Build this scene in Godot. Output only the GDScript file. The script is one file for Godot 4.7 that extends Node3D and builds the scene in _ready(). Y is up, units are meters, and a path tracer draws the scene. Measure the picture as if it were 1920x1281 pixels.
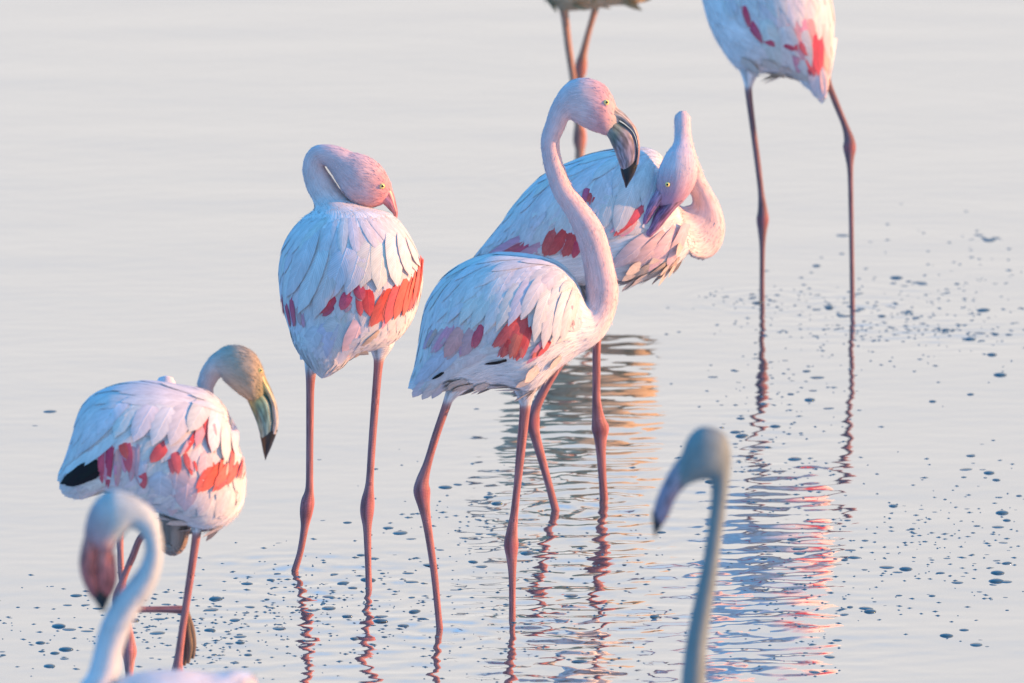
extends Node3D
# Flamingos wading in calm, bright water at a low sun, seen through a long lens.

const FPX := 25500.0            # focal length in photograph pixels
const ELEV := 10.0              # the camera looks down by this many degrees
const DIST := 30.0
var cam_pos := Vector3.ZERO
var cam_right := Vector3.RIGHT
var cam_up := Vector3.UP
var cam_fwd := Vector3.FORWARD
var rng := RandomNumberGenerator.new()
var noise := FastNoiseLite.new()
var feet: Array[Vector3] = []   # where legs enter the water
var mats := {}

const COL := {
	"w": Color(0.80, 0.80, 0.80), "r": Color(0.80, 0.045, 0.05), "m": Color(0.72, 0.04, 0.13), "o": Color(0.84, 0.09, 0.05),
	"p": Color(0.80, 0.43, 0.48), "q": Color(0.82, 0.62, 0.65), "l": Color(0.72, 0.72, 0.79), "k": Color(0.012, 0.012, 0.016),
	"b": Color(0.62, 0.52, 0.42),  # beige belly strokes: warm highlights put into the feather colour
}


class Acc:
	var v := PackedVector3Array()
	var n := PackedVector3Array()
	var c := PackedColorArray()
	var uv := PackedVector2Array()
	var ix := PackedInt32Array()

	func tri(a: int, b: int, d: int) -> void:
		var g := (v[b] - v[a]).cross(v[d] - v[a])
		if g.dot(n[a] + n[b] + n[d]) > 0.0:
			ix.append_array([a, d, b])
		else:
			ix.append_array([a, b, d])

	func mesh(m: Material) -> ArrayMesh:
		var arr := []
		arr.resize(Mesh.ARRAY_MAX)
		arr[Mesh.ARRAY_VERTEX] = v
		arr[Mesh.ARRAY_NORMAL] = n
		arr[Mesh.ARRAY_COLOR] = c
		arr[Mesh.ARRAY_TEX_UV] = uv
		arr[Mesh.ARRAY_INDEX] = ix
		var am := ArrayMesh.new()
		am.add_surface_from_arrays(Mesh.PRIMITIVE_TRIANGLES, arr)
		am.surface_set_material(0, m)
		return am


class Rings:                    # a lofted surface: centre, two half axes and a colour for every ring
	var c := PackedVector3Array()
	var u := PackedVector3Array()
	var s := PackedVector3Array()
	var col := PackedColorArray()
	var per := 8

	func at(i: float, th: float) -> Vector3:
		var k := clampi(int(floor(i)), 0, c.size() - 2)
		var f := i - k
		var a := c[k] + u[k] * cos(th) + s[k] * sin(th)
		var b := c[k + 1] + u[k + 1] * cos(th) + s[k + 1] * sin(th)
		return a.lerp(b, f)

	func mid(i: float) -> Vector3:
		var k := clampi(int(floor(i)), 0, c.size() - 2)
		return c[k].lerp(c[k + 1], i - k)


# ---------------------------------------------------------------- camera geometry

func ray(px: float, py: float) -> Vector3:
	return cam_fwd + cam_right * ((px - 960.0) / FPX) + cam_up * ((640.5 - py) / FPX)


func at_z(px: float, py: float, z: float) -> Vector3:
	var d := ray(px, py)
	return cam_pos + d * ((z - cam_pos.z) / d.z)


func on_water(px: float, py: float) -> Vector3:
	var d := ray(px, py)
	return cam_pos + d * (-cam_pos.y / d.y)


func proj(p: Vector3) -> Vector2:
	var q := p - cam_pos
	var w := q.dot(cam_fwd)
	return Vector2(960.0 + FPX * q.dot(cam_right) / w, 640.5 - FPX * q.dot(cam_up) / w)


func unit(z: float) -> float:   # metres per photograph pixel at a depth
	return (cam_pos.z - z) / cos(deg_to_rad(ELEV)) / FPX


func cr(a: float, b: float, c: float, d: float, t: float) -> float:
	return 0.5 * (2.0 * b + (c - a) * t + (2.0 * a - 5.0 * b + 4.0 * c - d) * t * t + (3.0 * b - a - 3.0 * c + d) * t * t * t)


# ---------------------------------------------------------------- lofts

# nodes: [Lx, Ly, Rx, Ry, dz, b] outline pairs, or [x, y, dz, r] centre line with a radius; colours: [[node, Color], ...]
func rings_from(nodes: Array, z: float, per: int, cols: Array) -> Rings:
	var px := unit(z)
	var full := []
	var n := nodes.size()
	var ctr := []
	for a in nodes:
		ctr.append(Vector2((a[0] + a[2]) / 2.0, (a[1] + a[3]) / 2.0) if a.size() == 6 else Vector2(a[0], a[1]))
	for i in n:
		var a = nodes[i]
		if a.size() == 6:
			full.append([a[0], a[1], a[2], a[3], a[4], a[5]])
		else:
			var t: Vector2 = (ctr[mini(i + 1, n - 1)] - ctr[maxi(i - 1, 0)]).normalized()
			var l := Vector2(t.y, -t.x) * float(a[3])
			full.append([a[0] + l.x, a[1] + l.y, a[0] - l.x, a[1] - l.y, a[2], a[3]])
	var r := Rings.new()
	r.per = per
	for i in n - 1:
		var steps := per if i < n - 2 else per + 1
		for k in steps:
			var t := float(k) / per
			var q := []
			for j in 6:
				q.append(cr(full[maxi(i - 1, 0)][j], full[i][j], full[i + 1][j], full[mini(i + 2, n - 1)][j], t))
			var zz: float = z + q[4] * px
			var l := at_z(q[0], q[1], zz)
			var rr := at_z(q[2], q[3], zz)
			var u := (l - rr) / 2.0
			var uh := u.normalized()
			var s := (cam_fwd - uh * cam_fwd.dot(uh)).normalized() * maxf(q[5], 0.3) * px
			r.c.append((l + rr) / 2.0)
			r.u.append(u)
			r.s.append(s)
			r.col.append(color_at(cols, i + t))
	return r


func color_at(cols: Array, t: float) -> Color:
	if cols.is_empty():
		return Color.WHITE
	for i in cols.size():
		if t <= cols[i][0]:
			if i == 0:
				return cols[0][1]
			var f: float = (t - cols[i - 1][0]) / maxf(cols[i][0] - cols[i - 1][0], 1e-4)
			return (cols[i - 1][1] as Color).lerp(cols[i][1], f)
	return cols[-1][1]


# a tube through points of the world
func rings_along(pts: Array, radii: Array, cols: Array, per: int) -> Rings:
	var r := Rings.new()
	r.per = per
	var n := pts.size()
	var cc := []
	for i in n - 1:
		for k in (per if i < n - 2 else per + 1):
			var t := float(k) / per
			var p0: Vector3 = pts[maxi(i - 1, 0)]
			var p1: Vector3 = pts[i]
			var p2: Vector3 = pts[i + 1]
			var p3: Vector3 = pts[mini(i + 2, n - 1)]
			r.c.append(p1.cubic_interpolate(p2, p0, p3, t))
			cc.append(cr(radii[maxi(i - 1, 0)], radii[i], radii[i + 1], radii[mini(i + 2, n - 1)], t))
			r.col.append((cols[i] as Color).lerp(cols[i + 1], smoothstep(0.0, 1.0, t)))
	var m := r.c.size()
	for i in m:
		var tan := (r.c[mini(i + 1, m - 1)] - r.c[maxi(i - 1, 0)]).normalized()
		var s := (cam_fwd - tan * cam_fwd.dot(tan)).normalized()
		var rad: float = maxf(cc[i], 0.0006)
		r.s.append(s * rad)
		r.u.append(tan.cross(s) * rad)
	return r


# adds the rings to a mesh; skin 0 is plumage, 1 is scaly leg; stitch joins its start to the nearest vertex already there
func add_rings(acc: Acc, r: Rings, seg: int, off: Vector3, skin: int, stitch: bool, rough: float) -> void:
	var base := acc.v.size()
	var m := r.c.size()
	var pts := []
	var run := 0.0
	var vs := PackedFloat32Array()
	for i in m:
		var row := PackedVector3Array()
		for j in seg:
			var th := TAU * j / seg
			row.append(r.c[i] + r.u[i] * cos(th) + r.s[i] * sin(th))
		pts.append(row)
		if i > 0:
			run += r.c[i].distance_to(r.c[i - 1])
		vs.append(run)
	for i in m:
		for j in seg + 1:
			var jj := j % seg
			var p: Vector3 = pts[i][jj]
			var dt: Vector3 = pts[mini(i + 1, m - 1)][jj] - pts[maxi(i - 1, 0)][jj]
			var dj: Vector3 = pts[i][(jj + 1) % seg] - pts[i][(jj + seg - 1) % seg]
			var nn := dt.cross(dj)
			var out := p - r.c[i]
			nn = out.normalized() if nn.length() < 1e-12 else nn.normalized()
			if nn.dot(out) < 0.0:
				nn = -nn
			if rough > 0.0:
				var f := noise.get_noise_3d(p.x * 220.0, p.y * 160.0, p.z * 220.0)
				p += nn * f * rough
			acc.v.append(p - off)
			acc.n.append(nn)
			var tint := 1.0 + 0.16 * noise.get_noise_3d(p.x * 60.0, p.y * 60.0, p.z * 60.0)
			var c := r.col[i]
			acc.c.append(Color(c.r * tint, c.g * tint, c.b * tint))
			var v := vs[i] * 4.0
			acc.uv.append(Vector2(3.0 * j / seg, 0.02 + 0.45 * pingpong(v, 1.0)) if skin == 0 else Vector2(1.0 * j / seg, 0.52 + 0.46 * pingpong(v * 1.5, 1.0)))
	var w := seg + 1
	for i in m - 1:
		for j in seg:
			var a := base + i * w + j
			acc.tri(a, a + 1, a + w)
			acc.tri(a + 1, a + w + 1, a + w)
	# caps
	for e in 2:
		var ring := 0 if e == 0 else m - 1
		var pole := -1
		if e == 0 and stitch:
			var best := 1e9
			for k in range(0, base):
				var d := acc.v[k].distance_squared_to(r.c[0] - off)
				if d < best:
					best = d
					pole = k
		else:
			pole = acc.v.size()
			var nb := r.c[1] if e == 0 else r.c[m - 2]
			var nd := (r.c[ring] - nb).normalized()
			acc.v.append(r.c[ring] + nd * minf(r.u[ring].length(), r.s[ring].length()) * 0.35 - off)
			acc.n.append(nd)
			acc.c.append(r.col[ring])
			acc.uv.append(acc.uv[base + ring * w])
		for j in seg:
			acc.tri(base + ring * w + j, base + ring * w + j + 1, pole)


func mesh_node(called: String, mesh: Mesh, parent: Node, at := Vector3.ZERO) -> MeshInstance3D:
	var o := MeshInstance3D.new()
	o.name = called
	o.mesh = mesh
	o.position = at
	parent.add_child(o, true)
	return o


# ---------------------------------------------------------------- textures and materials

func image_tex(im: Image) -> ImageTexture:
	im.generate_mipmaps()
	return ImageTexture.create_from_image(im)


func normal_tex(h: Image, strength: float) -> ImageTexture:
	var im := h.duplicate() as Image
	im.convert(Image.FORMAT_RGBA8)
	im.bump_map_to_normal_map(strength)
	return image_tex(im)


func make_materials() -> void:
	# body: upper half of the texture is plumage (fine strands along v), lower half leg scales
	var n1 := FastNoiseLite.new()
	n1.seed = 5
	n1.frequency = 0.02
	n1.fractal_octaves = 4
	var w := 512
	var h := 1024
	var al := Image.create(w, h, false, Image.FORMAT_RGB8)
	var bm := Image.create(w, h, false, Image.FORMAT_RGB8)
	var ro := Image.create(w, h, false, Image.FORMAT_RGB8)
	for y in h:
		for x in w:
			var a := TAU * x / w
			var cx := cos(a) * 82.0
			var cy := sin(a) * 82.0
			if y < h / 2:
				var strand := n1.get_noise_3d(cx * 5.0, cy * 5.0, y * 0.45) * 0.6 + n1.get_noise_3d(cx * 1.6, cy * 1.6, y * 0.5 + 400.0) * 0.5
				var g := clampf(0.92 + strand * 0.16, 0.0, 1.0)
				al.set_pixel(x, y, Color(g, g, g))
				var b := clampf(0.5 + strand * 0.6, 0.0, 1.0)
				bm.set_pixel(x, y, Color(b, b, b))
				ro.set_pixel(x, y, Color(0.75, 0.75, 0.75))
			else:
				var yy := y - h / 2
				var band := absf(fposmod(yy / 9.0 + 0.8 * n1.get_noise_3d(cx, cy, yy * 0.3), 1.0) - 0.5) * 2.0
				var sc := smoothstep(0.0, 0.45, band)
				var g := clampf(0.74 + 0.16 * sc + 0.34 * n1.get_noise_3d(cx * 0.9, cy * 0.9, yy * 0.25 + 90.0), 0.0, 1.0)
				al.set_pixel(x, y, Color(g, g, g))
				bm.set_pixel(x, y, Color(sc * 0.6, sc * 0.6, sc * 0.6))
				ro.set_pixel(x, y, Color(0.5, 0.5, 0.5) * (0.85 + 0.3 * sc))
	var m := StandardMaterial3D.new()
	m.albedo_texture = image_tex(al)
	m.vertex_color_use_as_albedo = true
	m.normal_enabled = true
	m.normal_texture = normal_tex(bm, 3.0)
	m.normal_scale = 0.9
	m.roughness_texture = image_tex(ro)
	m.roughness = 1.0
	m.metallic_specular = 0.4
	mats.body = m
	# feather: shaft in the middle, barbs slanting away from it
	w = 64
	h = 256
	al = Image.create(w, h, false, Image.FORMAT_RGB8)
	bm = Image.create(w, h, false, Image.FORMAT_RGB8)
	for y in h:
		for x in w:
			var u := (x + 0.5) / w * 2.0 - 1.0
			var v := float(y) / h
			var barb := sin((v * 60.0 - absf(u) * 9.0) * TAU * 0.5) * 0.5 + n1.get_noise_2d(absf(u) * 30.0 + (40.0 if u > 0 else 0.0), (v * 260.0 - absf(u) * 40.0) * 1.2)
			var shaft := smoothstep(0.10, 0.02, absf(u))
			var g := clampf(0.91 + 0.07 * barb - 0.06 * pow(absf(u), 3.0) + 0.05 * shaft, 0.0, 1.0)
			al.set_pixel(x, y, Color(g, g, g))
			var b := clampf(0.35 + 0.16 * barb + 0.5 * shaft, 0.0, 1.0)
			bm.set_pixel(x, y, Color(b, b, b))
	m = StandardMaterial3D.new()
	m.albedo_texture = image_tex(al)
	m.vertex_color_use_as_albedo = true
	m.normal_enabled = true
	m.normal_texture = normal_tex(bm, 2.0)
	m.normal_scale = 0.5
	m.roughness = 0.7
	m.metallic_specular = 0.4
	m.cull_mode = BaseMaterial3D.CULL_DISABLED
	m.backlight_enabled = true
	m.backlight = Color(0.55, 0.55, 0.55)
	mats.feather = m
	m = StandardMaterial3D.new()
	m.vertex_color_use_as_albedo = true
	m.roughness = 0.85
	m.metallic_specular = 0.2
	m.cull_mode = BaseMaterial3D.CULL_DISABLED
	m.backlight_enabled = true
	m.backlight = Color(0.5, 0.5, 0.5)
	mats.down = m
	# horn of the bill
	n1.frequency = 0.05
	al = Image.create(128, 128, false, Image.FORMAT_RGB8)
	for y in 128:
		for x in 128:
			var g := clampf(0.82 + 0.42 * n1.get_noise_2d(x * 0.8, y * 3.0), 0.0, 1.0)
			al.set_pixel(x, y, Color(g, g, g))
	m = StandardMaterial3D.new()
	m.albedo_texture = image_tex(al)
	m.vertex_color_use_as_albedo = true
	m.roughness = 0.38
	mats.horn = m
	m = StandardMaterial3D.new()
	m.albedo_color = Color(0.98, 0.86, 0.50)
	m.roughness = 0.12
	mats.iris = m
	m = StandardMaterial3D.new()
	m.albedo_color = Color(0.02, 0.02, 0.02)
	m.roughness = 0.08
	mats.pupil = m
	m = StandardMaterial3D.new()
	m.albedo_color = Color(0.85, 0.85, 0.85)
	m.metallic = 0.95
	m.roughness = 0.025
	mats.water = m
	m = StandardMaterial3D.new()
	m.albedo_color = Color(0.25, 0.33, 0.36)
	m.roughness = 0.07
	m.metallic_specular = 0.6
	mats.bubble = m


# ---------------------------------------------------------------- feathers

func feather_mesh(pts: Array, nrm: Array, width: float, c: Color, point: float) -> ArrayMesh:
	var acc := Acc.new()
	var n := pts.size()
	var tone := rng.randf_range(0.93, 1.04)
	for i in n:
		var s := float(i) / (n - 1)
		var tan: Vector3 = ((pts[mini(i + 1, n - 1)] as Vector3) - (pts[maxi(i - 1, 0)] as Vector3)).normalized()
		var nn: Vector3 = nrm[i]
		nn = (nn - tan * nn.dot(tan)).normalized()
		var side := tan.cross(nn)
		var prof := lerpf(0.7, 1.0, smoothstep(0.0, 0.5, s)) * pow(maxf(1.0 - pow(s, point + 1.0), 0.0), 0.62)
		var hw := width * 0.5 * maxf(prof, 0.04)
		for k in [-1.0, -0.5, 0.5, 1.0]:
			var x: float = k * hw
			var jag := (rng.randf() - 0.5) * 0.10 * width * s if absf(k) == 1.0 else 0.0
			acc.v.append((pts[i] as Vector3) + side * x - nn * (x * x / 0.2 + absf(x) * 0.035) + tan * jag)
			acc.n.append((nn + side * (k * 0.13)).normalized())
			var cc := c
			if c.r > 0.6 and c.g < 0.2:
				cc = c.lerp(Color(0.82, 0.34, 0.30), 0.3 * s * s + 0.10 * rng.randf())
			acc.c.append(Color(cc.r * tone, cc.g * tone, cc.b * tone))
			acc.uv.append(Vector2(0.5 + 0.5 * k, s))
	for i in n - 1:
		for j in 3:
			var a := i * 4 + j
			acc.tri(a, a + 1, a + 4)
			acc.tri(a + 1, a + 5, a + 4)
	return acc.mesh(mats.feather)


class Coat:                     # where the torso of one bird lies, for laying feathers on it
	var r: Rings
	var off := Vector3.ZERO
	var lo := 0.0
	var hi := 1.0
	var px := PackedVector2Array()
	var pz := PackedFloat32Array()
	var pn := PackedVector3Array()


func make_coat(r: Rings, off: Vector3, lo: float, hi: float) -> Coat:
	var k := Coat.new()
	k.r = r
	k.off = off
	k.lo = lo
	k.hi = hi
	var i := lo
	while i <= hi:
		for j in 40:
			var th := -PI + PI * (j + 0.5) / 40.0      # the half turned to the camera
			var n := coat_normal(r, i, th)
			if n.dot(cam_fwd) < 0.02:
				var p := r.at(i, th)
				k.px.append(proj(p))
				k.pz.append(p.z)
				k.pn.append(n)
		i += 0.75
	return k


func coat_normal(r: Rings, i: float, th: float) -> Vector3:
	var a := clampf(i - 0.5, 0.0, r.c.size() - 1.001)
	var b := clampf(i + 0.5, 0.0, r.c.size() - 1.001)
	var n := (r.at(b, th) - r.at(a, th)).cross(r.at(i, th + 0.05) - r.at(i, th - 0.05))
	var out := r.at(i, th) - r.mid(i)
	n = out.normalized() if n.length() < 1e-12 else n.normalized()
	return -n if n.dot(out) < 0.0 else n


func coat_hit(k: Coat, p: Vector2) -> Array:     # [depth z, normal] of the coat seen at a pixel
	var best := [1e9, 1e9, 1e9, 1e9]
	var idx := [0, 0, 0, 0]
	for i in k.px.size():
		var d := k.px[i].distance_squared_to(p)
		if d < best[3]:
			var at := 3
			while at > 0 and d < best[at - 1]:
				best[at] = best[at - 1]
				idx[at] = idx[at - 1]
				at -= 1
			best[at] = d
			idx[at] = i
	var z := 0.0
	var n := Vector3.ZERO
	var sum := 0.0
	for j in 4:
		var wgt: float = 1.0 / (best[j] + 4.0)
		z += k.pz[idx[j]] * wgt
		n += k.pn[idx[j]] * wgt
		sum += wgt
	return [z / sum, n.normalized()]


# a feather drawn from a root to a tip as the photograph shows it, laid on the body
func stroke(k: Coat, s: Array, lift: float, parent: Node) -> void:
	var a := Vector2(s[0], s[1])
	var b := Vector2(s[2], s[3])
	var bend: float = s[6] if s.size() > 6 else 0.0
	var side := (b - a).orthogonal() * bend
	var mid := (a + b) / 2.0 + side
	var h0 := coat_hit(k, a)
	var h1 := coat_hit(k, mid)
	var h2 := coat_hit(k, b)
	var pts := []
	var nrm := []
	for i in 8:
		var t := i / 7.0
		var q := a.lerp(mid, t).lerp(mid.lerp(b, t), t)
		var w0 := (1.0 - t) * (1.0 - 2.0 * t)
		var w1 := 4.0 * t * (1.0 - t)
		var w2 := t * (2.0 * t - 1.0)
		var z: float = h0[0] * w0 + h1[0] * w1 + h2[0] * w2
		var n: Vector3 = ((h0[1] as Vector3) * (1.0 - t) + (h2[1] as Vector3) * t + (h1[1] as Vector3) * w1).normalized()
		pts.append(at_z(q.x, q.y, z) + n * (lift * (0.25 + 0.75 * smoothstep(0.0, 0.4, t)) + 0.0010 * t) - k.off)
		nrm.append(n)
	var c: Color = COL[s[5]]
	var j := 0.16 if s[5] in ["r", "m", "o", "p"] else 0.05
	if s[5] in ["r", "m", "o"]:
		c = c.lerp(COL.p, rng.randf_range(0.0, 0.30))
	c = Color(clampf(c.r * rng.randf_range(1.0 - j, 1.0 + j), 0.0, 0.9), c.g * rng.randf_range(1.0 - j, 1.0 + j), c.b * rng.randf_range(1.0 - j, 1.0 + j))
	var called := {"r": "red_feather", "m": "red_feather", "o": "red_feather", "k": "black_flight_feather"}.get(s[5], "feather") as String
	mesh_node(called, feather_mesh(pts, nrm, s[4] * unit(h1[0]) * (1.05 if s[5] in ["r", "m", "o"] else 1.25), c, 3.0), parent)


# shingled rows of feathers over back and flanks
func cover(k: Coat, wings: Array, dorsal: float, phi_max: float, flow: Vector2, length: float, width: float, tone: Color, rows: int) -> void:
	var r := k.r
	for row in rows:
		var f := (row + 0.3) / rows
		var i0 := lerpf(k.lo, k.hi, 0.10 + 0.86 * f)
		var rad := (r.u[int(i0)].length() + r.s[int(i0)].length()) * 0.5
		var step: float = width * 0.62 / maxf(rad, 0.02)
		for side in [-1.0, 1.0]:
			var phi := deg_to_rad(4.0) + (0.5 * step if row % 2 else 0.0)
			while phi < phi_max:
				var sz := lerpf(1.0, 0.62, smoothstep(0.72, 1.0, f)) * rng.randf_range(0.85, 1.12)
				var i := i0 + rng.randf_range(-0.6, 0.6)
				var th: float = dorsal + side * phi
				var ang := deg_to_rad(lerpf(flow.x, flow.y, f) * smoothstep(0.0, 0.5, phi) + rng.randf_range(-5.0, 5.0))
				var pts := []
				var nrm := []
				var seg := minf(length * sz, r.mid(i0).distance_to(r.c[0]) + 0.018) / 7.0
				var last := Vector3.ZERO
				for q in 8:
					if i > 1.0:
						var p := r.at(i, th)
						var n := coat_normal(r, i, th)
						pts.append(p + n * (0.0004 + 0.0030 * q / 7.0) - k.off)
						nrm.append(n)
						var et := r.at(i + 0.5, th) - r.at(i - 0.5, th)
						var ep := r.at(i, th + 0.05) - r.at(i, th - 0.05)
						last = (-et.normalized() * cos(ang) + ep.normalized() * side * sin(ang)) * seg
						i -= cos(ang) * seg / maxf(et.length(), 0.002)
						th += side * sin(ang) * seg / maxf(ep.length() * 10.0, 0.02)
						var lim: float = phi_max + 0.12
						if (th - dorsal) * side > lim:
							th = dorsal + side * lim
					else:
						pts.append((pts[-1] as Vector3) + last if pts.size() else r.at(1.0, th) - k.off)
						nrm.append(nrm[-1] if nrm.size() else coat_normal(r, 1.0, th))
				var c := Color(tone.r, tone.g * rng.randf_range(0.95, 1.02), tone.b * rng.randf_range(0.96, 1.02))
				var where: Node = wings[0] if side < 0 else wings[1]
				mesh_node("feather", feather_mesh(pts, nrm, width * sz * 1.25, c, 3.2), where)
				phi += step


# small loose feathers under the belly
func tufts(k: Coat, parent: Node, dorsal: float, from_t: float, to_t: float, count: int, tone: Color) -> void:
	var r := k.r
	for q in count:
		var i := lerpf(k.lo, k.hi, rng.randf_range(from_t, to_t))
		var side := -1.0 if q % 2 else 1.0
		var th := dorsal + side * deg_to_rad(rng.randf_range(125.0, 180.0))
		var n := coat_normal(r, i, th)
		var p := r.at(i, th)
		var et := (r.at(i + 0.5, th) - r.at(i - 0.5, th)).normalized()
		var d := (-et + Vector3(rng.randf_range(-0.3, 0.3), rng.randf_range(-0.35, 0.05), rng.randf_range(-0.3, 0.3))).normalized()
		var pts := []
		var nrm := []
		var len := rng.randf_range(0.03, 0.05)
		for j in 5:
			var t := j / 4.0
			pts.append(p + d * len * t + n * (0.002 + 0.003 * t) - k.off)
			nrm.append(n)
		mesh_node("belly_feather", feather_mesh(pts, nrm, rng.randf_range(0.022, 0.034), tone, 2.2), parent)


# fine down on neck, head and belly: short hairs laid towards the tail
func down(r: Rings, off: Vector3, lo: float, hi: float, count: int, length: float, acc: Acc, dorsal: float, under: bool) -> void:
	var reach := PackedFloat32Array()
	var sum := 0.0
	for i in r.c.size() - 1:
		sum += r.c[i].distance_to(r.c[i + 1]) * (r.u[i].length() + r.s[i].length()) if i >= lo and i <= hi else 0.0
		reach.append(sum)
	for q in count:
		var want := rng.randf() * sum
		var k := reach.bsearch(want)
		var i := clampf(k + rng.randf(), 0.0, r.c.size() - 1.01)
		var th := dorsal + (rng.randf_range(2.0, 4.28) if under else rng.randf() * TAU)
		var p := r.at(i, th)
		var n := coat_normal(r, i, th)
		var et := (r.at(i + 0.3, th) - r.at(maxf(i - 0.3, 0.0), th)).normalized()
		var d := (-et + n * rng.randf_range(0.05, 0.28) + Vector3(rng.randfn(0.0, 0.18), rng.randfn(0.0, 0.18), rng.randfn(0.0, 0.18))).normalized()
		var side := d.cross(n).normalized() * rng.randf_range(0.0006, 0.0012)
		var c := r.col[int(i)]
		var g := rng.randf_range(0.94, 1.06)
		var b := acc.v.size()
		for v in [p - side - n * 0.0004, p + side - n * 0.0004, p + d * length * rng.randf_range(0.6, 1.3)]:
			acc.v.append(v - off)
			acc.n.append(n)
			acc.c.append(Color(c.r * g, c.g * g, c.b * g))
			acc.uv.append(Vector2(0.4, 0.5))
		acc.tri(b, b + 1, b + 2)


# ---------------------------------------------------------------- a flamingo

func tag(o: Node, label: String, category := "", group := "", kind := "") -> void:
	if label:
		o.set_meta("label", label)
	if category:
		o.set_meta("category", category)
	if group:
		o.set_meta("group", group)
	if kind:
		o.set_meta("kind", kind)


func group_node(called: String, parent: Node) -> Node3D:
	var o := Node3D.new()
	o.name = called
	parent.add_child(o, true)
	return o


func flamingo(d: Dictionary) -> Node3D:
	var first_foot: Array = d.legs[0].foot
	var root_at := on_water(first_foot[0], first_foot[1])
	var z: float = d.get("z", root_at.z)
	var px := unit(z)
	var root := Node3D.new()
	root.name = "flamingo"
	add_child(root, true)
	root.position = root_at
	tag(root, d.label, "flamingo", "flamingos wading in the shallow water")
	# body, neck and head in one skin
	var acc := Acc.new()
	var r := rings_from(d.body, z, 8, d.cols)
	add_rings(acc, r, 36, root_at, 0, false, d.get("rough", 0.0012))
	var head := r
	if d.has("head"):
		head = rings_from(d.head, z, 8, d.head_cols)
		add_rings(acc, head, 28, root_at, 0, true, 0.0006)
	for l in d.legs:
		var foot := on_water(l.foot[0], l.foot[1])
		if not l.get("raised", false):
			feet.append(foot)
		var hip: float = z + l.get("dz", 0.0) * px
		var pts := []
		var rad := []
		var cols := []
		var y0: float = l.n[0][1]
		for a in l.n:
			var t := clampf((a[1] - y0) / (l.foot[1] - y0), 0.0, 1.0)
			var zz := hip if l.get("raised", false) else lerpf(hip, foot.z, t)
			pts.append(at_z(a[0], a[1], zz))
			rad.append(a[2] * px * (1.1 if a[3] == 2 else 0.95 if a[3] == 1 else 1.0))
			cols.append(d.plume if a[3] == 0 else Color(0.34, 0.27, 0.23) if a[3] == 3 else d.leg if a[3] == 1 else (d.leg as Color).lerp(Color(0.46, 0.11, 0.13), 0.4))  # kind 3: raised thigh, its shadow put in as dark brown
		if not l.get("raised", false):
			pts.append(foot)
			rad.append(l.n[-1][2] * px)
			cols.append(d.leg)
			pts.append(foot + (foot - (pts[-2] as Vector3)).normalized() * 0.09)
			rad.append(l.n[-1][2] * px)
			cols.append(d.leg)
		var lr := rings_along(pts, rad, cols, 7)
		var plume_rings := 0
		for a in l.n:
			plume_rings += 1 if a[3] == 0 else 0
		add_rings(acc, lr, 14, root_at, 1, true, 0.0)
		for toe in l.get("toes", []):
			var tp := []
			var tr := []
			var tc := []
			for a in toe:
				tp.append(at_z(a[0], a[1], hip + a[3] * px))
				tr.append(a[2] * px)
				tc.append(d.get("toe", d.leg))
			add_rings(acc, rings_along(tp, tr, tc, 5), 10, root_at, 1, true, 0.0)
	mesh_node("body", acc.mesh(mats.body), root)
	if d.has("torso"):
		var da := Acc.new()
		var hi_t: float = d.torso[1] * 8.0
		down(r, root_at, hi_t - 10.0, r.c.size() - 4.0, 5200, 0.0085, da, 0.0, false)
		down(r, root_at, 6.0, hi_t, 2600, 0.017, da, deg_to_rad(d.dorsal), true)
		if d.has("head"):
			down(head, root_at, 2.0, head.c.size() - 10.0, 2200, 0.007, da, 0.0, false)
		tag(mesh_node("down", da.mesh(mats.down), root), "", "", "", "stuff")
	# bill
	for b in d.get("bill", []):
		var ba := Acc.new()
		var br := rings_from(b[1], z, 6, b[2])
		add_rings(ba, br, 18, root_at, 0, false, 0.0)
		mesh_node(b[0], ba.mesh(mats.horn), root)
	# eye: the one on the side we see, and its twin on the far side
	if d.has("eye"):
		var hc := make_coat(head, root_at, d.head_range[0] * 8.0, d.head_range[1] * 8.0)
		var e := Vector2(d.eye[0], d.eye[1])
		var hit := coat_hit(hc, e)
		for far in 2:
			var er: float = d.get("eye_r", 5.0) * 1.15 * px
			var n: Vector3 = hit[1]
			var p := at_z(e.x, e.y, hit[0])
			if far:
				var mid_z: float = z + (d.body[-2][4] if not d.has("head") else d.head[-2][4]) * px
				p -= cam_fwd * (p.z - mid_z) * -2.0
				n = n.bounce(cam_fwd) if false else n - cam_fwd * 2.0 * n.dot(cam_fwd)
			var lid := SphereMesh.new()
			lid.radius = er * 1.3
			lid.height = er * 2.6
			lid.radial_segments = 16
			lid.rings = 8
			var lm := StandardMaterial3D.new()
			lm.albedo_color = (d.get("lid", Color(0.55, 0.32, 0.36)) as Color).linear_to_srgb()
			lm.roughness = 0.6
			lid.material = lm
			var sp := lid.duplicate() as SphereMesh
			sp.radius = er
			sp.height = er * 2.0
			sp.material = mats.iris
			var eye := mesh_node("eyelid", lid, root, p - root_at - n * er * 1.0)
			eye.basis = Basis(n.cross(Vector3.UP).normalized(), n, n.cross(Vector3.UP).normalized().cross(n).normalized()) * Basis.from_scale(Vector3(1, 0.8, 1))
			var ball := mesh_node("eye", sp, root, p - root_at - n * er * 0.10)
			var pu := lid.duplicate() as SphereMesh
			pu.radius = er * 0.55
			pu.height = er
			pu.material = mats.pupil
			mesh_node("pupil", pu, ball, (n + (cam_fwd if far else -cam_fwd) * 0.8).normalized() * er * 0.6)
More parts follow.
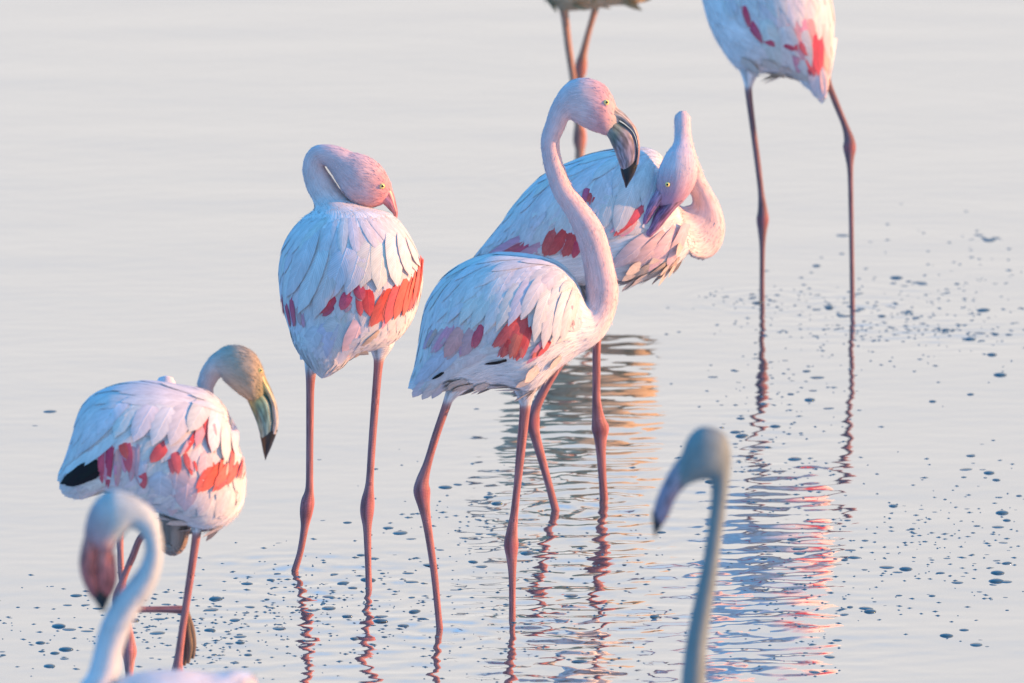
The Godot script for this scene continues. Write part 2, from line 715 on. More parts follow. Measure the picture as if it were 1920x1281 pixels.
	# plumage
	if d.has("torso"):
		var coat := make_coat(r, root_at, d.torso[0] * 8.0, d.torso[1] * 8.0)
		var wings := [group_node("wing", root), group_node("wing", root)]
		var dorsal := deg_to_rad(d.dorsal)
		if d.get("rows", 0) > 0:
			cover(coat, wings, dorsal, deg_to_rad(d.get("phi", 95.0)), d.get("flow", Vector2(20, 60)), d.get("flen", 0.12), d.get("fwid", 0.034) * 0.74, d.plume, d.rows + 2)
		if d.get("tufts", 0) > 0:
			var belly := group_node("belly", root)
			tufts(coat, belly, dorsal, d.get("tuft_t", [0.25, 0.85])[0], d.get("tuft_t", [0.25, 0.85])[1], d.tufts, d.get("belly", COL.b))
		var near: Node = wings[0] if d.get("near", -1) < 0 else wings[1]
		var q := 0
		for s in d.get("strokes", []):
			if s[5] in ["r", "m", "o", "p"]:       # smaller neighbours, so that the patch has a broken edge
				for e in 2:
					var jx := rng.randfn(0.0, 7.0)
					var jy := rng.randfn(0.0, 7.0)
					var cut := rng.randf_range(0.0, 0.35)
					stroke(coat, [lerpf(s[0], s[2], cut) + jx, lerpf(s[1], s[3], cut) + jy, s[2] + jx + rng.randfn(0.0, 3.0), s[3] + jy * 0.5, s[4] * rng.randf_range(0.4, 0.65), s[5] if rng.randf() < 0.75 else "p"], d.get("lift", 0.0027) + 0.00008 * q - 0.0001 + 0.00003 * e, near)
			stroke(coat, s, d.get("lift", 0.0027) + 0.00008 * q + (0.0035 if s[5] == "k" else 0.0005 if s[5] in ["r", "m", "o"] else 0.0), near)
			q += 1
	return root


func leg_pink(k := 1.0) -> Color:
	return Color(0.45 * k, 0.185 * k, 0.185 * k)


func build_birds() -> void:
	var white := Color(0.79, 0.79, 0.80)
	var neck := Color(0.74, 0.56, 0.57)
	var face := Color(0.66, 0.40, 0.43)
	var warm_lit := Color(0.70, 0.62, 0.56)  # belly feathers: warm light off sun and water put into their colour
	var black := Color(0.014, 0.014, 0.018)
	# the tall one in the middle
	flamingo({
		"label": "tall flamingo in the middle, neck raised in an S, looking right",
		"body": [[770, 718, 776, 735, 10, 14], [780, 685, 812, 738, 10, 45], [787, 642, 850, 722, 8, 75], [797, 582, 893, 728, 5, 95], [825, 530, 935, 724, 0, 112], [865, 497, 965, 729, 0, 120], [915, 478, 992, 733, 0, 120], [965, 476, 1015, 720, 0, 114],
			[1010, 481, 1038, 697, 0, 104], [1045, 492, 1062, 679, 0, 88], [1072, 514, 1084, 664, 0, 68], [1088, 541, 1108, 651, 0, 52], [1094, 560, 1128, 635, 0, 40], [1097, 562, 1144, 610, 0, 34], [1098, 546, 1155, 578, 0, 31], [1097, 520, 1159, 545, 0, 30], [1092, 489, 1153, 507, 0, 29],
			[1107, 440, 0, 27], [1081, 394, 0, 22], [1057, 360, 0, 19.5], [1043, 325, 0, 18.5], [1034, 293, 0, 17.5], [1032, 262, 0, 17.5], [1024, 227, 1058, 243, 0, 18], [1034, 197, 1064, 228, 0, 22], [1050, 170, 1071, 225, 0, 27], [1069, 152, 1078, 229, 0, 30], [1093, 146, 1092, 237, 0, 32],
			[1116, 150, 1112, 246, 0, 32], [1136, 162, 1128, 251, 0, 29], [1148, 180, 1136, 254, 0, 24], [1155, 197, 1143, 254, 0, 18], [1164, 214, 1151, 251, 0, 9]],
		"cols": [[0, white], [11, white], [14, neck], [24, neck], [27, Color(0.70, 0.58, 0.60)], [28.6, face], [30, Color(0.68, 0.42, 0.44)], [31, Color(0.5, 0.45, 0.44)], [32, Color(0.45, 0.43, 0.42)]],
		"plume": white, "leg": leg_pink(),
		"legs": [
			{"foot": [824.5, 1180], "dz": 30, "n": [[885, 690, 34, 0], [858, 722, 19, 0], [843, 745, 10, 0], [835, 766, 8.5, 1], [817, 818, 8, 1], [802, 868, 8.5, 1], [792, 902, 13, 1], [791, 922, 14.5, 2], [795, 950, 12, 1], [800, 978, 9, 1], [808, 1030, 7.5, 1], [815, 1083, 7, 1], [821, 1145, 6.5, 1]]},
			{"foot": [960.6, 1163], "dz": -10, "n": [[985, 675, 44, 0], [985, 725, 24, 0], [985, 752, 13, 0], [984, 772, 10.5, 1], [976, 850, 9, 1], [970, 910, 7.5, 1], [964, 965, 8, 1], [959.5, 1000, 11.5, 1], [958.5, 1022, 12.5, 2], [959.5, 1048, 10.5, 1], [960.5, 1080, 7.5, 1], [960.5, 1130, 6.5, 1]]}],
		"bill": [
			["lower_mandible", [[1138, 232, 1134, 250, 0, 14], [1150, 222, 1141, 259, 0, 17], [1164, 229, 1147, 272, 0, 17], [1178, 239, 1153, 285, 0, 16], [1187, 249, 1158, 299, 0, 14.5], [1193, 265, 1163, 313, 0, 12], [1195, 285, 1166, 320, 0, 10.5], [1193, 305, 1168, 325, 0, 8]],
				[[0, Color(0.42, 0.40, 0.39)], [1, Color(0.24, 0.27, 0.25)], [2, Color(0.17, 0.24, 0.21)], [3, Color(0.30, 0.29, 0.33)], [5, Color(0.36, 0.31, 0.37)], [6, Color(0.40, 0.34, 0.38)], [7, Color(0.2, 0.2, 0.22)]]],
			["upper_mandible", [[1148, 190, 1144, 218, 0, 14], [1158, 202, 1151, 221, 0, 14.5], [1170, 212, 1165, 227, 0, 12], [1182, 225, 1178, 237, 0, 10], [1192, 239, 1188, 248, 0, 9], [1198, 258, 1194, 264, 0, 8], [1200, 283, 1195, 286, 0, 8], [1197, 308, 1190, 310, 0, 7]],
				[[0, Color(0.62, 0.46, 0.42)], [1, Color(0.60, 0.52, 0.44)], [2, Color(0.42, 0.40, 0.38)], [3, Color(0.40, 0.36, 0.36)], [5, Color(0.60, 0.38, 0.34)], [7, Color(0.3, 0.2, 0.2)]]],
			["bill_tip", [[1197, 299, 1163, 316, 0, 8], [1195, 312, 1166, 329, 0, 9.5], [1189, 328, 1170, 341, 0, 8], [1180, 343, 1172, 349, 0, 5], [1175, 352, 1173, 353, 0, 2]], [[0, black]]]],
		"eye": [1137, 192], "head_range": [26.5, 30.5], "eye_r": 4.6,
		"torso": [0, 11.5], "dorsal": 0.0, "rows": 9, "phi": 92.0, "flow": Vector2(18, 72), "flen": 0.13, "fwid": 0.034, "tufts": 46, "tuft_t": [0.18, 0.75], "belly": warm_lit,
		"strokes": [
			[836, 694, 812, 708, 5, "k"], [950, 675, 908, 679, 6, "k"],
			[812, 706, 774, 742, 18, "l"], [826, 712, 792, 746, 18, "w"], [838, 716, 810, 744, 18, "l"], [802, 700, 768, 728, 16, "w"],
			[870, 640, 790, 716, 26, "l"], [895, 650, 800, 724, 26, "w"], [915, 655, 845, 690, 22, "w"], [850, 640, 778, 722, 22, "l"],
			[820, 612, 796, 655, 14, "p"], [845, 608, 810, 662, 20, "p"], [872, 610, 835, 668, 24, "p"], [895, 608, 868, 666, 24, "p"], [905, 606, 890, 652, 16, "m"],
			[984, 588, 926, 650, 24, "r"], [988, 592, 942, 668, 26, "r"], [990, 596, 968, 674, 26, "r"], [980, 596, 956, 670, 22, "o"],
			[1026, 634, 996, 670, 15, "o"], [1032, 640, 1006, 666, 11, "r"],
			[1070, 574, 1064, 590, 8, "p"], [1064, 588, 1059, 606, 9, "r"], [1071, 596, 1064, 610, 7, "p"], [1060, 600, 1055, 616, 7, "p"],
			[880, 512, 797, 625, 26, "w", -0.12], [900, 498, 806, 618, 26, "w", -0.12], [925, 486, 822, 604, 28, "w", -0.12], [945, 482, 842, 606, 28, "w", -0.10], [966, 481, 862, 610, 28, "w", -0.10], [985, 482, 884, 618, 28, "w", -0.10],
			[1002, 484, 908, 626, 27, "w", -0.10], [1018, 487, 930, 622, 26, "w", -0.10], [1032, 490, 952, 612, 26, "w", -0.09], [1044, 496, 976, 600, 25, "w", -0.08], [1054, 502, 1000, 640, 26, "w", -0.08], [1063, 512, 1016, 652, 25, "w", -0.06], [1072, 526, 1036, 645, 24, "w", -0.05], [1080, 545, 1050, 640, 22, "w", -0.04]],
	})
	# the one with its back to us
	flamingo({
		"label": "flamingo with its back turned, left of the middle, head tucked down behind its back",
		"body": [[596, 699, 616, 701, 75, 8], [574, 677, 640, 687, 70, 26], [554, 648, 662, 668, 55, 46], [544, 615, 738, 640, 30, 78], [533, 582, 772, 598, 10, 100], [526, 545, 787, 552, 0, 112], [524, 505, 791, 511, -10, 116], [531, 464, 777, 464, -20, 108],
			[549, 429, 757, 426, -32, 92], [571, 406, 733, 401, -45, 72], [589, 392, 690, 388, -60, 48], [586, 376, 656, 374, -75, 33], [577, 358, 641, 359, -80, 29], [570, 338, 628, 341, -80, 26], [567, 320, 616, 324, -78, 23], [569, 302, 609, 314, -75, 20], [577, 284, 608, 311, -72, 19], [593, 273, 610, 311, -68, 19],
			[614, 271, 614, 314, -66, 20], [636, 275, 622, 326, -64, 22], [658, 284, 634, 346, -62, 26], [684, 291, 648, 368, -60, 29], [705, 303, 665, 384, -60, 29], [720, 319, 690, 390, -60, 25], [730, 338, 710, 386, -60, 18], [737, 358, 722, 380, -60, 9]],
		"cols": [[0, white], [9.5, white], [12, Color(0.76, 0.66, 0.66)], [17, neck], [20, neck], [22, Color(0.70, 0.50, 0.52)], [24, Color(0.70, 0.34, 0.36)], [25, Color(0.7, 0.3, 0.34)]],
		"plume": white, "leg": leg_pink(),
		"legs": [
			{"foot": [552.6, 1070], "dz": 10, "n": [[600, 640, 34, 0], [586, 680, 16, 0], [582, 715, 9, 1], [581, 790, 7.5, 1], [580.5, 865, 7.2, 1], [580, 915, 8, 1], [577, 940, 11.5, 2], [574, 962, 11, 2], [571, 990, 8, 1], [563, 1035, 6.5, 1]]},
			{"foot": [691.5, 1101], "dz": 10, "n": [[712, 600, 42, 0], [713, 645, 26, 0], [711, 668, 13, 0], [709, 688, 9, 1], [703, 760, 8, 1], [697, 840, 7.5, 1], [693, 905, 8, 1], [689.5, 940, 11.5, 2], [688, 962, 11.5, 2], [688.5, 990, 8.5, 1], [689.5, 1030, 7, 1], [690.5, 1070, 6.2, 1]]}],
		"bill": [["bill", [[730, 344, 712, 378, -60, 14], [738, 362, 720, 384, -60, 12], [743, 382, 730, 394, -60, 10], [746, 400, 738, 404, -62, 8], [742, 420, 734, 418, -64, 5]], [[0, Color(0.70, 0.30, 0.36)], [4, Color(0.6, 0.25, 0.3)]]]],
		"eye": [716.5, 349], "head_range": [21.0, 24.9], "eye_r": 4.6, "lid": Color(0.6, 0.25, 0.28),
		"torso": [0.3, 9.6], "dorsal": -90.0, "rows": 9, "phi": 108.0, "flow": Vector2(6, 22), "flen": 0.14, "fwid": 0.038, "tufts": 40, "tuft_t": [0.2, 0.6], "belly": warm_lit,
		"strokes": [
			[650, 655, 690, 662, 18, "b"], [720, 620, 665, 668, 26, "b"],
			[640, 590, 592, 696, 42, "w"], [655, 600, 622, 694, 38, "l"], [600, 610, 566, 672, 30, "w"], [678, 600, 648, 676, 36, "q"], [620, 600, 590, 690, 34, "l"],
			[528, 540, 536, 592, 15, "m"], [534, 550, 548, 614, 15, "m"], [546, 552, 556, 612, 15, "m"], [556, 560, 566, 610, 12, "p"],
			[630, 552, 601, 586, 22, "m"], [656, 544, 640, 580, 22, "m"], [668, 532, 680, 562, 22, "m"], [688, 536, 692, 592, 24, "r"],
			[730, 540, 694, 612, 24, "o"], [742, 526, 704, 606, 26, "o"], [756, 516, 720, 606, 28, "o"], [770, 508, 736, 598, 28, "o"], [782, 500, 752, 592, 26, "o"], [790, 484, 770, 570, 20, "o"], [786, 520, 762, 584, 18, "r"],
			[592, 412, 540, 556, 38, "w", 0.05], [612, 404, 562, 588, 38, "w", 0.05], [640, 400, 590, 598, 38, "w", 0.05], [668, 398, 612, 566, 38, "w", 0.05], [690, 398, 650, 552, 40, "w", 0.04], [706, 400, 676, 540, 40, "w", 0.03], [722, 404, 708, 546, 38, "w", 0.0], [738, 412, 742, 536, 34, "w", -0.04], [752, 426, 766, 518, 30, "w", -0.06], [764, 445, 783, 500, 24, "w", -0.06]],
	})
	# the near left one
	flamingo({
		"label": "flamingo standing at left with brownish head and yellow-green black-tipped bill",
		"z_from": 0,
		"body": [[112, 893, 116, 926, 40, 10], [125, 857, 152, 934, 38, 38], [138, 812, 200, 922, 30, 70], [152, 768, 250, 946, 20, 95], [182, 737, 300, 962, 10, 112], [235, 720, 345, 983, 0, 122], [292, 717, 388, 993, -5, 122], [342, 724, 420, 986, -12, 112], [382, 732, 446, 964, -20, 98], [410, 750, 459, 930, -32, 78], [424, 770, 459, 880, -48, 58],
			[414, 768, 446, 836, -70, 38], [396, 754, 426, 800, -88, 24], [382, 740, 410, 768, -95, 18], [370, 722, 400, 734, -96, 16], [374, 704, 406, 716, -96, 16], [380, 689, 412, 709, -94, 17], [392, 671, 416, 708, -92, 19], [405, 660, 420, 714, -90, 23], [421, 650, 430, 724, -88, 28], [440, 647, 447, 738, -86, 31], [459, 651, 461, 748, -85, 31], [477, 662, 470, 756, -84, 28], [489, 682, 474, 762, -84, 23], [497, 704, 477, 766, -84, 18], [502, 724, 480, 766, -84, 12]],
		"cols": [[0, white], [10, white], [13, neck], [17, Color(0.50, 0.49, 0.48)], [20, Color(0.40, 0.38, 0.32)], [22, Color(0.40, 0.34, 0.26)], [25, Color(0.30, 0.28, 0.15)]],
		"plume": white, "leg": leg_pink(), "toe": Color(0.20, 0.15, 0.11),
		"legs": [
			{"foot": [318, 1400], "dz": 20, "n": [[385, 920, 46, 0], [374, 970, 22, 0], [369, 992, 11, 0], [367, 1012, 8.4, 1], [354, 1100, 7.6, 1], [342, 1180, 7.3, 1], [334, 1240, 9, 1], [331, 1275, 13, 2], [328, 1310, 9, 1], [323, 1355, 7, 1]]},
			{"foot": [340, 1255], "dz": -10, "raised": true, "n": [[332, 950, 36, 3], [328, 990, 29, 3], [324, 1022, 22, 3], [300, 1018, 10, 3], [268, 1004, 7, 1], [248, 1045, 7, 1], [230, 1090, 7, 1], [222, 1125, 11, 2], [228, 1141, 10, 2], [258, 1143, 6.5, 1], [305, 1143, 6.5, 1], [340, 1144, 8.5, 1], [350, 1150, 9, 1]],
				"toes": [[[347, 1148, 8, 0], [352, 1180, 6, 4], [356, 1215, 6, 6], [352, 1244, 3, 6]], [[347, 1148, 8, 0], [346, 1185, 6, -4], [349, 1220, 6, -6], [345, 1248, 3, -6]], [[347, 1148, 8, 0], [359, 1180, 6, 0], [363, 1210, 5, 0], [361, 1235, 3, 0]]]}],
		"bill": [
			["lower_mandible", [[476, 738, 464, 752, -84, 16], [487, 727, 468, 761, -84, 18], [496, 734, 474, 775, -84, 17], [505, 748, 480, 790, -84, 15], [510, 768, 485, 806, -84, 13], [512, 790, 488, 818, -84, 11], [510, 808, 490, 823, -84, 9]],
				[[0, Color(0.40, 0.36, 0.22)], [1, Color(0.26, 0.28, 0.13)], [2, Color(0.15, 0.26, 0.17)], [3, Color(0.13, 0.29, 0.27)], [6, Color(0.19, 0.33, 0.36)]]],
			["upper_mandible", [[495, 698, 488, 724, -84, 14], [500, 712, 492, 730, -84, 14], [507, 726, 500, 742, -84, 12], [514, 744, 507, 756, -84, 10], [520, 764, 511, 772, -84, 9], [522, 790, 512, 794, -84, 8], [518, 814, 508, 814, -84, 7]],
				[[0, Color(0.60, 0.45, 0.28)], [1, Color(0.40, 0.40, 0.16)], [2, Color(0.38, 0.40, 0.26)], [4, Color(0.44, 0.44, 0.42)], [6, Color(0.55, 0.54, 0.52)]]],
			["bill_tip", [[521, 806, 487, 816, -84, 8], [515, 822, 490, 830, -84, 9.5], [508, 840, 493, 846, -84, 7], [501, 855, 496, 858, -84, 4], [498, 863, 497, 863, -84, 2]], [[0, black]]]],
		"eye": [488, 695], "head_range": [20.0, 24.5], "eye_r": 4.2, "lid": Color(0.45, 0.30, 0.2),
		"torso": [0, 10.2], "dorsal": -28.0, "rows": 9, "phi": 105.0, "flow": Vector2(20, 66), "flen": 0.135, "fwid": 0.036, "tufts": 44, "tuft_t": [0.2, 0.72], "belly": warm_lit,
		"strokes": [
			[200, 900, 122, 928, 24, "w"], [215, 905, 150, 932, 22, "b"],
			
			[230, 800, 112, 890, 34, "w"], [215, 780, 124, 862, 30, "w"],
			[192, 864, 118, 906, 22, "k"], [190, 876, 128, 908, 20, "k"], [190, 884, 146, 900, 14, "k"], [178, 868, 140, 886, 16, "k"],
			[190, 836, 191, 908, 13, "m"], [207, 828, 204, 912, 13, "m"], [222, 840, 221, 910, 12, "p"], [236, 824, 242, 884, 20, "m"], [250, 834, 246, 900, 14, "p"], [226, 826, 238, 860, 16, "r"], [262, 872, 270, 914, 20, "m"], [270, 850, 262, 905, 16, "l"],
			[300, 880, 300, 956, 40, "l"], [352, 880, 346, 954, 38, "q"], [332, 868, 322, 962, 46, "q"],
			[314, 830, 282, 866, 24, "r"], [326, 842, 334, 888, 19, "r"], [346, 850, 352, 880, 12, "r"],
			[386, 786, 394, 848, 18, "r"], [380, 792, 366, 838, 16, "p"], [370, 806, 344, 852, 10, "r"], [388, 846, 378, 900, 26, "q"],
			[436, 842, 426, 890, 14, "o"], [424, 862, 376, 920, 26, "o"], [438, 864, 398, 916, 26, "o"], [406, 866, 368, 922, 22, "o"], [446, 870, 420, 908, 18, "o"], [454, 862, 440, 898, 11, "r"],
			[255, 727, 185, 815, 34, "w", -0.1], [285, 722, 215, 822, 34, "w", -0.1], [315, 724, 250, 830, 36, "w", -0.08], [345, 728, 285, 836, 36, "w", -0.06], [370, 732, 318, 836, 36, "w", -0.05], [392, 740, 352, 812, 32, "w"], [408, 752, 395, 850, 30, "w"], [422, 768, 418, 866, 28, "w"], [436, 790, 436, 856, 22, "w"]],
	})
	# the preening one behind
	flamingo({
		"label": "flamingo preening its breast, behind the tall one, neck folded into a loop",
		"body": [[890, 486, 896, 504, 5, 10], [913, 456, 934, 508, 5, 34], [940, 421, 985, 520, 5, 64], [975, 374, 1040, 530, 5, 90], [1018, 331, 1090, 534, 0, 108], [1062, 309, 1135, 530, 0, 116], [1110, 290, 1182, 526, 0, 116], [1160, 280, 1226, 517, 0, 108], [1208, 277, 1264, 500, -4, 94], [1240, 292, 1290, 476, -12, 76],
			[1254, 330, 1300, 482, -30, 60], [1262, 372, 1318, 486, -52, 46], [1276, 386, 1338, 478, -66, 38], [1290, 386, 1354, 456, -72, 33], [1298, 380, 1359, 424, -74, 30], [1297, 368, 1351, 388, -74, 28], [1289, 352, 1338, 362, -72, 25], [1282, 330, 1322, 334, -66, 21], [1276, 304, 1310, 303, -56, 18], [1268, 276, 1300, 273, -40, 16], [1265, 246, 1295, 246, -22, 15], [1265, 226, 1294, 226, -8, 14], [1268, 216, 1291, 216, 0, 11], [1273, 210, 1286, 210, 2, 7]],
		"cols": [[0, white], [9, white], [11, Color(0.66, 0.58, 0.58)], [14, neck], [22, neck]],
		"head": [[1286, 209, 1273, 209, 4, 7], [1294, 221, 1265, 221, 8, 14], [1295, 250, 1265, 248, 25, 16], [1298, 274, 1262, 270, 50, 19], [1304, 294, 1249, 288, 70, 25], [1308, 315, 1237, 312, 82, 29], [1306, 337, 1232, 332, 88, 30], [1296, 359, 1231, 350, 90, 28], [1281, 378, 1231, 366, 90, 23], [1268, 389, 1231, 378, 90, 17], [1260, 396, 1232, 384, 90, 9]],
		"head_cols": [[0, neck], [5, Color(0.66, 0.58, 0.62)], [7, Color(0.58, 0.38, 0.46)], [8, Color(0.52, 0.30, 0.42)], [10, Color(0.5, 0.28, 0.4)]],
		"plume": white, "leg": leg_pink(0.95),
		"legs": [
			{"foot": [1042, 958], "dz": 20, "n": [[1085, 560, 40, 0], [1068, 630, 24, 0], [1056, 664, 13, 0], [1046, 686, 9.5, 1], [1024, 724, 9, 1], [1005, 764, 10, 1], [999, 790, 12, 2], [1003, 815, 10.5, 1], [1015, 858, 8.5, 1], [1028, 905, 7.5, 1], [1036, 935, 7.5, 1]]},
			{"foot": [1132.6, 937], "dz": -20, "n": [[1120, 500, 44, 0], [1119, 570, 26, 0], [1118.5, 615, 13, 0], [1118.5, 640, 9, 1], [1118.5, 700, 8, 1], [1118.5, 750, 8.5, 1], [1122, 785, 13, 1], [1125.5, 803, 15, 2], [1126, 822, 13, 1], [1127, 850, 9.5, 1], [1130, 900, 8, 1]]}],
		"bill": [
			["upper_mandible", [[1282, 378, 1262, 362, 92, 14], [1268, 391, 1250, 374, 94, 15], [1255, 406, 1238, 388, 96, 13], [1244, 420, 1226, 404, 98, 11], [1232, 434, 1217, 424, 100, 9], [1220, 445, 1208, 438, 100, 6]], [[0, Color(0.5, 0.30, 0.36)], [2, Color(0.30, 0.13, 0.26)], [5, Color(0.45, 0.22, 0.38)]]],
			["lower_mandible", [[1250, 370, 1230, 356, 94, 14], [1238, 384, 1221, 372, 96, 13], [1226, 402, 1210, 392, 98, 12], [1215, 420, 1203, 412, 100, 9], [1206, 434, 1198, 430, 100, 5]], [[0, Color(0.45, 0.28, 0.40)], [2, Color(0.42, 0.20, 0.38)], [4, Color(0.4, 0.2, 0.36)]]]],
		"eye": [1252, 346], "head_range": [4.5, 9.0], "eye_r": 4.2, "lid": Color(0.45, 0.28, 0.38),
		"torso": [0, 9.0], "dorsal": 0.0, "rows": 9, "phi": 88.0, "flow": Vector2(20, 62), "flen": 0.13, "fwid": 0.036, "tufts": 50, "tuft_t": [0.3, 1.0], "belly": warm_lit,
		"strokes": [
			[1100, 350, 1095, 384, 11, "m"], [1108, 362, 1102, 380, 7, "r"],
			[1025, 435, 915, 482, 24, "p"], [1010, 450, 930, 486, 20, "m"], [1040, 452, 960, 490, 20, "p"],
			[1042, 426, 1018, 474, 18, "r"], [1070, 424, 1030, 478, 24, "r"], [1082, 430, 1056, 480, 24, "r"], [1092, 440, 1075, 482, 18, "m"],
			[1212, 384, 1160, 432, 16, "m"], [1200, 398, 1150, 442, 14, "r"], [1196, 412, 1160, 440, 12, "p"],
			[1100, 300, 1000, 410, 36, "w", -0.1], [1130, 292, 1030, 425, 36, "w", -0.1], [1160, 288, 1070, 430, 38, "w", -0.1], [1190, 286, 1120, 440, 38, "w", -0.08], [1215, 290, 1155, 440, 36, "w", -0.06], [1060, 318, 960, 440, 34, "w", -0.1], [1030, 340, 935, 455, 30, "w", -0.1],
			[1250, 440, 1180, 510, 34, "q"], [1225, 440, 1150, 500, 34, "q"], [1270, 430, 1215, 505, 34, "q"], [1288, 420, 1250, 500, 30, "q"], [1230, 490, 1170, 527, 20, "b"], [1255, 490, 1205, 524, 20, "b"], [1274, 484, 1240, 515, 18, "b"]],
	})
	# far right, cut by the frame
	flamingo({
		"label": "far flamingo at the upper right, only its rump and thin legs in view",
		"body": [[1538, 187, 1546, 178, 30, 8], [1512, 164, 1556, 136, 28, 28], [1486, 142, 1561, 85, 22, 55], [1455, 137, 1562, 25, 14, 80], [1428, 136, 1545, -45, 5, 98], [1404, 136, 1500, -92, 0, 104], [1378, 124, 1445, -110, -5, 98], [1352, 90, 1396, -106, -10, 82], [1332, 52, 1360, -92, -18, 60], [1319, 10, 1334, -76, -26, 42],
			[1312, -30, 1330, -90, -32, 32], [1312, -85, 1350, -112, -36, 26], [1338, -150, -38, 21], [1352, -200, -38, 18], [1350, -250, -38, 17], [1330, -290, -38, 18], [1296, -304, -38, 26], [1262, -290, -38, 27], [1240, -270, -38, 14]],
		"cols": [[0, white], [9, white], [12, neck], [16, neck], [18, face]],
		"plume": white, "leg": Color(0.27, 0.14, 0.145),
		"legs": [
			{"foot": [1429, 563], "dz": 20, "n": [[1410, 90, 42, 0], [1406, 132, 20, 0], [1404, 156, 9, 0], [1404, 176, 7, 1], [1412, 240, 6, 1], [1420.5, 304, 6, 1], [1427, 360, 6, 1], [1430, 394, 9.5, 1], [1430, 412, 10.5, 2], [1429.5, 436, 8.5, 1], [1429.5, 465, 5.5, 1], [1429, 520, 4.8, 1]]},
			{"foot": [1598.5, 581], "dz": 0, "n": [[1535, 80, 36, 0], [1546, 125, 16, 0], [1552, 152, 7, 1], [1567, 192, 6.5, 1], [1584, 234, 6.5, 1], [1592, 260, 10, 1], [1593, 277, 11, 2], [1593.5, 298, 8.5, 1], [1594.5, 325, 5.5, 1], [1596, 400, 4.8, 1], [1597.5, 500, 4.6, 1]]}],
		"bill": [["bill", [[1262, -262, 1246, -292, -38, 15], [1244, -250, 1226, -268, -38, 14], [1234, -225, 1212, -238, -38, 11], [1228, -205, 1214, -208, -38, 5]], [[0, Color(0.7, 0.4, 0.42)], [2, Color(0.7, 0.36, 0.38)], [2.3, black]]]],
		"torso": [0, 8.6], "dorsal": 180.0, "rows": 8, "phi": 95.0, "flow": Vector2(14, 45), "flen": 0.12, "fwid": 0.034, "tufts": 30, "tuft_t": [0.2, 0.7], "belly": warm_lit, "near": 1,
		"strokes": [
			[1480, 134, 1424, 150, 22, "b"], [1470, 140, 1432, 154, 16, "b"],
			[1394, 8, 1408, 50, 12, "m"], [1402, 34, 1430, 74, 14, "m"], [1418, 60, 1454, 86, 14, "m"], [1460, 62, 1494, 92, 26, "m"], [1478, 30, 1496, 80, 30, "p"], [1490, 60, 1506, 130, 26, "p"], [1505, 10, 1520, 110, 32, "p"], [1516, 40, 1526, 140, 32, "m"], [1530, 50, 1535, 140, 28, "m"], [1500, 64, 1516, 104, 22, "m"], [1545, 70, 1549, 136, 18, "p"],
			[1545, 20, 1552, 110, 24, "q"], [1524, 110, 1541, 186, 28, "w"], [1542, 100, 1545, 182, 18, "q"], [1495, 40, 1512, 140, 34, "w"], [1465, 40, 1490, 130, 36, "w"], [1430, 30, 1460, 128, 34, "w"]],
	})
	# far one at the top edge
	flamingo({
		"label": "farthest flamingo at the top edge, only dark belly and two legs in view",
		"body": [[1232, -30, 1236, -60, 0, 14], [1200, 4, 1214, -120, 0, 60], [1155, 9, 1170, -190, 0, 92], [1105, 15, 1110, -214, 0, 106], [1060, 18, 1055, -210, 0, 104], [1024, -2, 1014, -188, 0, 84], [996, -48, 984, -150, 0, 56], [978, -110, 0, 36], [970, -170, 0, 26], [985, -230, 0, 20], [1000, -290, 0, 18], [985, -340, 0, 19], [950, -350, 0, 28], [922, -335, 0, 24], [906, -318, 0, 12]],
		"cols": [[0, Color(0.50, 0.40, 0.24)], [6, Color(0.52, 0.42, 0.28)], [14, Color(0.5, 0.42, 0.36)]],
		"plume": Color(0.60, 0.48, 0.30), "leg": Color(0.50, 0.27, 0.18),  # tan plume and olive belly: sun warmth and green shade put into the colour
		"legs": [
			{"foot": [1090, 344], "dz": 20, "n": [[1050, -30, 30, 0], [1056, 10, 12, 0], [1059, 30, 8, 1], [1066, 90, 7, 1], [1075, 150, 7, 1], [1084, 220, 7.5, 1], [1087, 248, 10.5, 2], [1087, 266, 11, 2], [1088, 286, 8, 1], [1089, 312, 5.5, 1]]},
			{"foot": [1082, 335], "dz": -10, "n": [[1125, -30, 26, 0], [1118, 8, 9, 0], [1114, 24, 6.5, 1], [1104, 58, 6, 1], [1094, 98, 7.5, 1], [1090, 120, 10, 2], [1089, 136, 9, 2], [1087, 160, 6, 1], [1084, 250, 5, 1]]}],
		"bill": [["bill", [[922, -308, 912, -334, 0, 14], [908, -295, 892, -312, 0, 13], [898, -268, 880, -280, 0, 10], [893, -250, 884, -253, 0, 5]], [[0, Color(0.4, 0.36, 0.34)], [2, Color(0.36, 0.33, 0.33)], [2.3, black]]]],
		"torso": [0, 6.5], "dorsal": 180.0, "rows": 6, "phi": 95.0, "flow": Vector2(14, 40), "flen": 0.14, "fwid": 0.045, "tufts": 30, "tuft_t": [0.1, 0.9], "belly": Color(0.34, 0.30, 0.16), "near": 1,
	})
